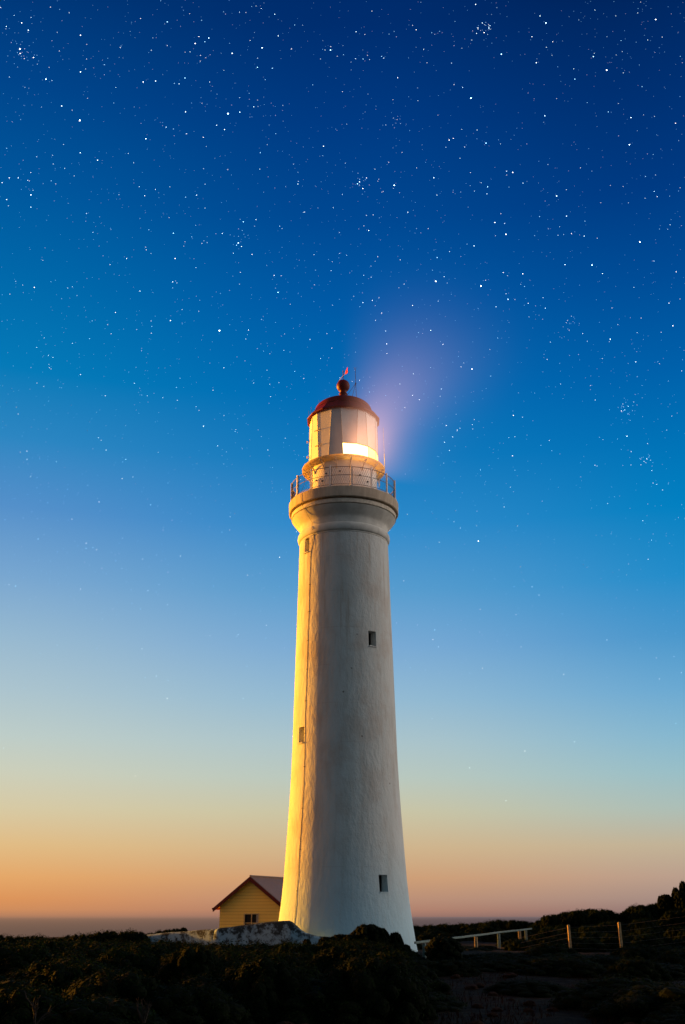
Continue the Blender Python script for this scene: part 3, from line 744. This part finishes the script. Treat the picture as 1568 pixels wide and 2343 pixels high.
# ------------------------------------------------------------------ fences
def build_fences():
    A, B = P(950, 2156.8, 38), P(1216, 2124.6, 62)
    root = empty('rail_fence', (A.x, A.y, gz(A.x, A.y)), 'low post and rail barrier running uphill to the right of the tower', 'fence')
    off = Vector(root.location)
    b = bmesh.new(); d = (B - A)
    ang = atan2(d.y, d.x); M = Matrix.Rotation(ang, 4, 'Z') @ Matrix.Rotation(-math.asin(d.z / d.length), 4, 'Y')
    cuts = [0, .28, .52, .78, 1.0]
    for u0, u1 in zip(cuts, cuts[1:]):
        box(b, A.lerp(B, (u0 + u1) / 2) - off + Vector((0, 0, random.uniform(-.01, .01))), (d.length * (u1 - u0) - .02, .075, .075), M)
    bmesh.ops.bevel(b, geom=list(b.edges), offset=.012, segments=1, affect='EDGES'); link('rail', b, M_POSTGREY, root)
    for px, m, w in ((970.6, M_POSTGREY, .11), (1089, M_POST, .12), (1141, M_POSTGREY, .12), (1188.7, M_POST, .13), (1203, M_POSTGREY, .12)):
        lo_, hi_ = 0, 1
        for _ in range(40):
            u = (lo_ + hi_) / 2; p = A.lerp(B, u); c = cam_proj(p)[0]
            if c < px: lo_ = u
            else: hi_ = u
        p = A.lerp(B, u) - Vector((0, 0, .055)); zb = gz(p.x, p.y) - .15
        b = bmesh.new(); box(b, Vector((p.x, p.y, (p.z + zb) / 2)) - off, (w, w, p.z - zb), Matrix.Rotation(ang, 4, 'Z'))
        bmesh.ops.bevel(b, geom=list(b.edges), offset=.012, segments=1, affect='EDGES'); link('post', b, m, root)
    # tall wire fence
    root = empty('wire_fence', (P(1301, 2160, 45).x, 45, 0), 'wire fence with two tall square timber posts below the dark hill', 'fence')
    off = Vector(root.location); pp = []
    for px, y0, y1, Y in ((1301.5, 2116, 2176, 45.5), (1417, 2110, 2180, 44.5)):
        t_, g_ = P(px, y0, Y), P(px + 1, y1, Y)
        b = bmesh.new(); box(b, Vector((0, 0, 0)), (.095, .09, t_.z - g_.z + .35), Matrix.Rotation(rad(14), 4, 'Z'))
        bmesh.ops.bevel(b, geom=list(b.edges), offset=.012, segments=1, affect='EDGES')
        o = link('post', b, M_POST, root); o.location = Vector((t_.x, Y, (t_.z + g_.z - .35) / 2)) - off; o.rotation_euler = (0, rad(-.8), 0)
        pp.append((t_, g_))
    stp = pp[1][0] - pp[0][0]
    for k in range(5):
        b = bmesh.new(); u = .1 + .2 * k
        a, c = pp[0][0].lerp(pp[0][1], u), pp[1][0].lerp(pp[1][1], u)
        e0, e1 = a - stp * 1.0, c + stp * 2
        tube(b, [e0 - off - Vector((0, 0, .3)), a - off, c - off, e1 - off + Vector((0, 0, .3))], .0025, 4); link('wire', b, M_WIRE, root)
def cam_proj(p):
    y, z = p.y, p.z - EYE
    d = y * cos(PITCH) + z * sin(PITCH); v = -y * sin(PITCH) + z * cos(PITCH)
    return CX + F * p.x / d, CY - F * v / d
build_fences()

# ------------------------------------------------------------------ shrubs
def make_bush(seed, leaf=.045, nl=8000, mat=None, tall=False):
    rnd = random.Random(seed); core = bmesh.new(); b = bmesh.new()
    clumps = [(Vector((0, 0, .30)), .66)]
    n = rnd.randint(46, 58); ga = 2.399963
    for i in range(n):                       # clumps spread over a dome
        zz = .02 + .96 * (i + .5) / n; a = ga * i + rnd.uniform(-.35, .35); rr = sqrt(max(0, 1 - zz * zz))
        cr = rnd.uniform(.11, .22); q = 1 - cr + rnd.uniform(-.07, .03)
        clumps.append((Vector((rr * q * cos(a), rr * q * sin(a), max(.02, zz * q))), cr))
    if tall:                                 # a rounded head on a column of the same foliage, 2.2 units high
        clumps = [(c + Vector((0, 0, 1.2)), r) for c, r in clumps]
        for i in range(26):
            a = ga * i; clumps.append((Vector((.68 * cos(a), .68 * sin(a), .05 + 1.2 * i / 26)), rnd.uniform(.24, .36)))
        clumps += [(Vector((0, 0, .3)), .62), (Vector((0, 0, .8)), .62)]
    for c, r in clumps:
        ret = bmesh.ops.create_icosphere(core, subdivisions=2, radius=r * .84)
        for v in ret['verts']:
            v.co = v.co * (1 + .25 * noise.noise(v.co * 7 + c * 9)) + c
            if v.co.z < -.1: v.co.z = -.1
    tot = sum(r * r for c, r in clumps)
    for c, r in clumps:
        for k in range(int(nl * r * r / tot)):
            d = Vector((rnd.gauss(0, 1), rnd.gauss(0, 1), rnd.gauss(.25, 1))).normalized()
            p = c + d * r * rnd.uniform(.82, 1.1) * (1 + .18 * noise.noise(d * 2.5 + c * 7))
            if p.z < 0: continue
            n = (d + Vector((rnd.uniform(-.8, .8), rnd.uniform(-.8, .8), rnd.uniform(-.2, .9)))).normalized()
            u = n.cross(Vector((rnd.uniform(-1, 1), rnd.uniform(-1, 1), .3))).normalized(); w = n.cross(u)
            s = leaf * rnd.uniform(.5, 1.15)
            vs = [b.verts.new(p + u * s * .9), b.verts.new(p + w * s * .42), b.verts.new(p - u * s * .6), b.verts.new(p - w * s * .42)]
            b.faces.new(vs)
    for bm_, m_ in ((core, M_CORE),): pass
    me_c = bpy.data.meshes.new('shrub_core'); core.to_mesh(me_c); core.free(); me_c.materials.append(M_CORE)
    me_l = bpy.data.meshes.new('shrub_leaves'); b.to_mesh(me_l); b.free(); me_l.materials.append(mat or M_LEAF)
    return me_c, me_l
TALL = [make_bush(500 + i, .034, 9000, tall=True) for i in range(3)]
PROTO = [make_bush(100 + i) for i in range(6)]
FINE = [make_bush(300 + i, 0.034, 14000) for i in range(3)]
def bush(x, y, ztop, wid, label, group, full=False, protos=PROTO, name='shrub', dep=None, cat='shrub'):
    g = gz(x, y) - .12; h = max(.25, (ztop - g) / .97)
    if full and h > wid * .75: protos = TALL; h /= 2.2
    elif h > wid * .62: h = wid * .62; g = ztop - .97 * h
    me_c, me_l = protos[random.randrange(len(protos))]
    o = bpy.data.objects.new(name, me_l); COL.objects.link(o); o.location = (x, y, g)
    o.scale = (wid / 2, (dep or wid) / 2, h); o.rotation_euler = (0, 0, random.uniform(0, 2 * pi) if abs((dep or wid) - wid) < .01 else 0)
    tag(o, label, cat, group)
    c = bpy.data.objects.new('branch_mass', me_c); COL.objects.link(c); c.parent = o
    return o
def bush_px(px, py, Y, wpx, label, group, **k):
    p = P(px, py, Y); return bush(p.x, Y, p.z, pxw(wpx, p), label, group, **k)
def interp(tb, x):
    if x <= tb[0][0]: return tb[0][1]
    for (a, b), (c, d) in zip(tb, tb[1:]):
        if a <= x <= c: return b + (d - b) * (x - a) / (c - a)
    return tb[-1][1]
def build_shrubs():
    LL = ('dark rounded coastal shrub on the left slope, below the sea horizon', 'shrubs on the left slope')
    LR = ('dark shrub massed on the hillside at the right, behind the fences', 'shrubs on the right hillside')
    LF = ('dark shrub in the shaded foreground scrub in front of the tower and walls', 'foreground shrubs')
    left = [(-60, 2139), (0, 2137), (20, 2141), (62, 2141), (92, 2138), (121, 2146), (148, 2142), (181, 2135), (217, 2133), (256, 2127), (279, 2131), (302, 2125.5), (322, 2133)]
    px = -70
    while px < 322:
        py = interp(left, px) + random.uniform(-1, 3)
        bush_px(px, py, random.uniform(41, 46), random.uniform(58, 90), *LL); px += random.uniform(15, 24)
    # clipped looking hedge behind the low wall
    for px, py, w in ((345, 2134, 44), (366, 2128, 44), (385, 2126, 40), (404, 2124, 40), (420, 2121.5, 24), (393, 2128, 60)):
        bush_px(px, py, 56, w, 'dark shrub in the low hedge behind the pale left wall', 'hedge behind the left wall')
    # right skyline
    right = [(946, 2117), (1027, 2112), (1082, 2110), (1107, 2110), (1132, 2102), (1173, 2103), (1202, 2104), (1223, 2111), (1248, 2095), (1281, 2087), (1331, 2079), (1356, 2076), (1385, 2079), (1419, 2090), (1448, 2070), (1485, 2068), (1503, 2067), (1531, 2050), (1700, 2030)]
    px = 930
    while px < 1680:
        py = interp(right, px) + random.uniform(-.5, 3.5)
        Y = 80 if px < 1230 else 72
        bush_px(px, py, Y + random.uniform(-3, 3), random.uniform(34, 66), *LR); px += random.uniform(9, 15)
    for Y, off in ((70, 9), (64, 18), (58, 26), (52, 36), (49, 52)):
        px = 930
        while px < 1660:
            gp = P(px, 2100, Y); g = gz(gp.x, Y)
            z = min(P(px, interp(right, px) + off * random.uniform(.7, 1.2), Y).z, g + random.uniform(.4, 1.0))
            if 940 < px < 1225:                 # keep the rail clear
                rl = interp([(950, 2156), (1216, 2124)], px)
                if Y < 60: z = min(z, P(px, rl + 22, Y).z)
            if z - g > .05 and not (1100 < px < 1172 and Y < 60): bush(gp.x * 1.0, Y + random.uniform(-2, 2), z, random.uniform(1.2, 2.4), *LR)
            px += random.uniform(26, 44)
    for px, py, w, Y in ((1545, 2030, 24, 70), (1522, 2045, 36, 70), (1512, 2048, 22, 70), (1561, 2014, 22, 70), (1575, 2016, 30, 70), (1600, 2012, 50, 71), (1556, 2038, 40, 69.5)):
        bush_px(px, py, Y, w, full=True, label='taller shrub rising at the top of the hill at the right edge', group='taller shrubs at the right edge')
    # the big rounded shrub standing against the tower foot and its neighbours
    big = [(843, 2113, 39.4, 94, 'large domed shrub standing tallest against the tower foot'), (872, 2122, 39.2, 50, 'rounded lobe of shrub just right of the tallest domed shrub'),
           (905, 2131, 39.3, 40, 'small upright shrub standing alone against the blue tower foot'), (925, 2160, 39.0, 40, 'low shrub at the right corner of the tower foot'),
           (779, 2136, 39.6, 62, 'shrub left of the tallest domed shrub, against the tower'), (806, 2137, 39.2, 66, 'shrub tucked in front left of the tallest domed shrub'),
           (703, 2147, 39.8, 27, 'small dark shrub bump in front of the wall foot'), (745, 2142, 39.6, 44, 'low shrub in front of where the wall meets the tower'),
           (1016, 2142, 36.4, 96, 'shrub covering a stretch of the low rail just right of the tower')]
    for px, py, Y, w, lab in big: bush_px(px, py, Y, w, lab, None, protos=FINE, full=True)
    for px, py, w in ((765, 2158, 90), (815, 2152, 90), (862, 2150, 90), (905, 2156, 80), (935, 2172, 70)): bush_px(px, py, 38.4, w, *LF, protos=FINE)
    # fill: foreground rows capped under the wall foot and tower foot line
    cap = [(-200, 2150), (300, 2150), (324, 2152), (345, 2148), (371, 2146), (400, 2147), (443, 2154), (466, 2161), (500, 2160), (520, 2153), (600, 2152), (690, 2154), (730, 2158), (760, 2150), (800, 2148), (930, 2168), (946, 2190), (965, 2199), (1050, 2190), (1090, 2182), (1150, 2176), (1200, 2160), (1280, 2150), (1285, 2180), (1330, 2175), (1400, 2186), (1430, 2178), (1470, 2130), (1520, 2120), (1568, 2110), (1900, 2110)]
    Y = 38.5
    while Y > 15.5:
        px = -140 + random.uniform(0, 60)
        while px < 1700:
            gp = P(px, 2200, Y); x = gp.x; g = gz(x, Y)
            pyb = cam_proj(Vector((x, Y, g)))[1]
            dens = 1.0
            if px > 900 and Y < 33: dens = .22
            elif px > 420 and Y < 20: dens = .45
            if random.random() < dens:
                z = min(g + random.uniform(.45, 1.15) * (1.0 if px < 900 else .6), P(px, interp(cap, px) + random.uniform(0, 6), Y).z)
                if z - g > .12: bush(x, Y, z, random.uniform(1.7, 3.2), *LF, protos=PROTO if Y > 27 else FINE)
            px += random.uniform(.8, 1.5) / (Y * .95) * F
        Y -= random.uniform(1.6, 2.3)
    # bare twigs
    def twig(px, py0, py1, Y, label, seed):
        rnd = random.Random(seed); p0, p1 = P(px, py0, Y), P(px + rnd.uniform(-8, 8), py1, Y)
        b = bmesh.new()
        def grow(p, d, L, r, k):
            pts = [p]
            for i in range(4):
                d = (d + Vector((rnd.uniform(-.25, .25), rnd.uniform(-.2, .2), rnd.uniform(-.05, .2)))).normalized(); pts.append(pts[-1] + d * L / 4)
            tube(b, pts, r, 5, r * .5)
            if k > 0:
                for _ in range(rnd.randint(2, 3)):
                    q = pts[rnd.randint(1, 4)]; nd = (d + Vector((rnd.uniform(-.9, .9), rnd.uniform(-.6, .6), rnd.uniform(0, .5)))).normalized()
                    grow(q, nd, L * .6, r * .55, k - 1)
        off = Vector((p0.x, Y, p0.z)); L = (p1 - p0).length
        for s in (-.35, .1, .4): grow(Vector((0, 0, 0)), Vector((s, -.2, 1)).normalized(), L * .55, .02, 2)
        o = link('bare_branch', b, M_TWIG); o.location = off; tag(o, label, 'branch')
    twig(697, 2192, 2150, 37.5, 'bare pale twig rising among the shrubs below the wall', 1)
    twig(80, 2350, 2262, 15.2, 'bleached bare branch at the bottom left corner', 2)
    twig(250, 2335, 2285, 16.0, 'thin bare branches low in the left foreground', 3)
    twig(330, 2340, 2275, 15.6, 'bare forked stem in the foreground, right of the bottom left corner', 4)
build_shrubs()

# ------------------------------------------------------------------ stones, low heath, track
def build_details():
    rnd = random.Random(5)
    protos = []
    for i in range(4):
        b = bmesh.new(); bmesh.ops.create_icosphere(b, subdivisions=3, radius=1)
        for v in b.verts: v.co *= 1 + .35 * noise.noise(v.co * 1.3 + Vector((i * 7, 0, 0))) + .1 * noise.noise(v.co * 5)
        me = bpy.data.meshes.new('rock'); b.to_mesh(me); b.free(); me.materials.append(M_ROCK); protos.append(me)
    for i in range(70):
        px = rnd.uniform(930, 1600) if i > 18 else rnd.uniform(330, 760); Y = rnd.uniform(16.5, 34) if i > 18 else rnd.uniform(15.5, 18.5)
        p = P(px, 2200, Y); s = rnd.uniform(.03, .12)
        o = bpy.data.objects.new('rock', rnd.choice(protos)); COL.objects.link(o)
        o.location = (p.x, Y, gz(p.x, Y) + s * .2); o.scale = (s * rnd.uniform(1, 1.8), s * rnd.uniform(1, 1.6), s * rnd.uniform(.5, .9)); o.rotation_euler = (0, 0, rnd.uniform(0, 6))
        if i > 18: tag(o, 'brown stone lying on the bare earth at the lower right', 'rock', 'stones at the lower right')
        else: tag(o, 'brown stone on the dark earth at the bottom, left of the middle', 'rock', 'stones at the bottom centre')
    b = bmesh.new()
    for i in range(26000):
        Y = 14.5 + 24 * rnd.random() ** 1.2; x = rnd.uniform(-.36, .36) * Y
        if noise.noise(Vector((x * .6, Y * .6, 9))) < -.12: continue
        z = gz(x, Y) - .01; h = rnd.uniform(.04, .16); a = rnd.uniform(0, 2 * pi); w = rnd.uniform(.004, .012)
        lx, ly = rnd.uniform(-.07, .07), rnd.uniform(-.07, .07)
        b.faces.new([b.verts.new(v) for v in ((x - w * cos(a), Y - w * sin(a), z), (x + w * cos(a), Y + w * sin(a), z), (x + lx, Y + ly, z + h))])
    o = link('heath_grass', b, M_LEAFRED); tag(o, 'low dry heath and grass on the foreground earth', 'grass', kind='stuff')
    # lit track behind the barrier
    b = bmesh.new(); prev = None
    for k in range(13):
        u = k / 12; x = 5.4 + 5.5 * u; Y = 49.5 + 3.5 * u + .5 * sin(u * 5)
        z = gz(x, Y); c = [b.verts.new((x, Y - .8, gz(x, Y - .8) + .05)), b.verts.new((x, Y, z + .07)), b.verts.new((x, Y + .8, gz(x, Y + .8) + .05))]
        if prev: b.faces.new((prev[0], c[0], c[1], prev[1])); b.faces.new((prev[1], c[1], c[2], prev[2]))
        prev = c
    o = link('path', b, simple('sandy_track', (.10, .055, .03), .95, .05, var=.3, vs=2, bs=.8, bd=.05), smooth=180); tag(o, kind='structure')
build_details()

# ------------------------------------------------------------------ render settings
SC.view_settings.view_transform = 'Standard'; SC.view_settings.look = 'None'; SC.view_settings.exposure = 0
SC.render.engine = 'CYCLES'
SC.cycles.use_denoising = True
SC.cycles.max_bounces = 5; SC.cycles.diffuse_bounces = 3; SC.cycles.transparent_max_bounces = 12; SC.cycles.volume_bounces = 0
SC.cycles.volume_step_rate = 1.0
SC.cycles.sample_clamp_indirect = 4
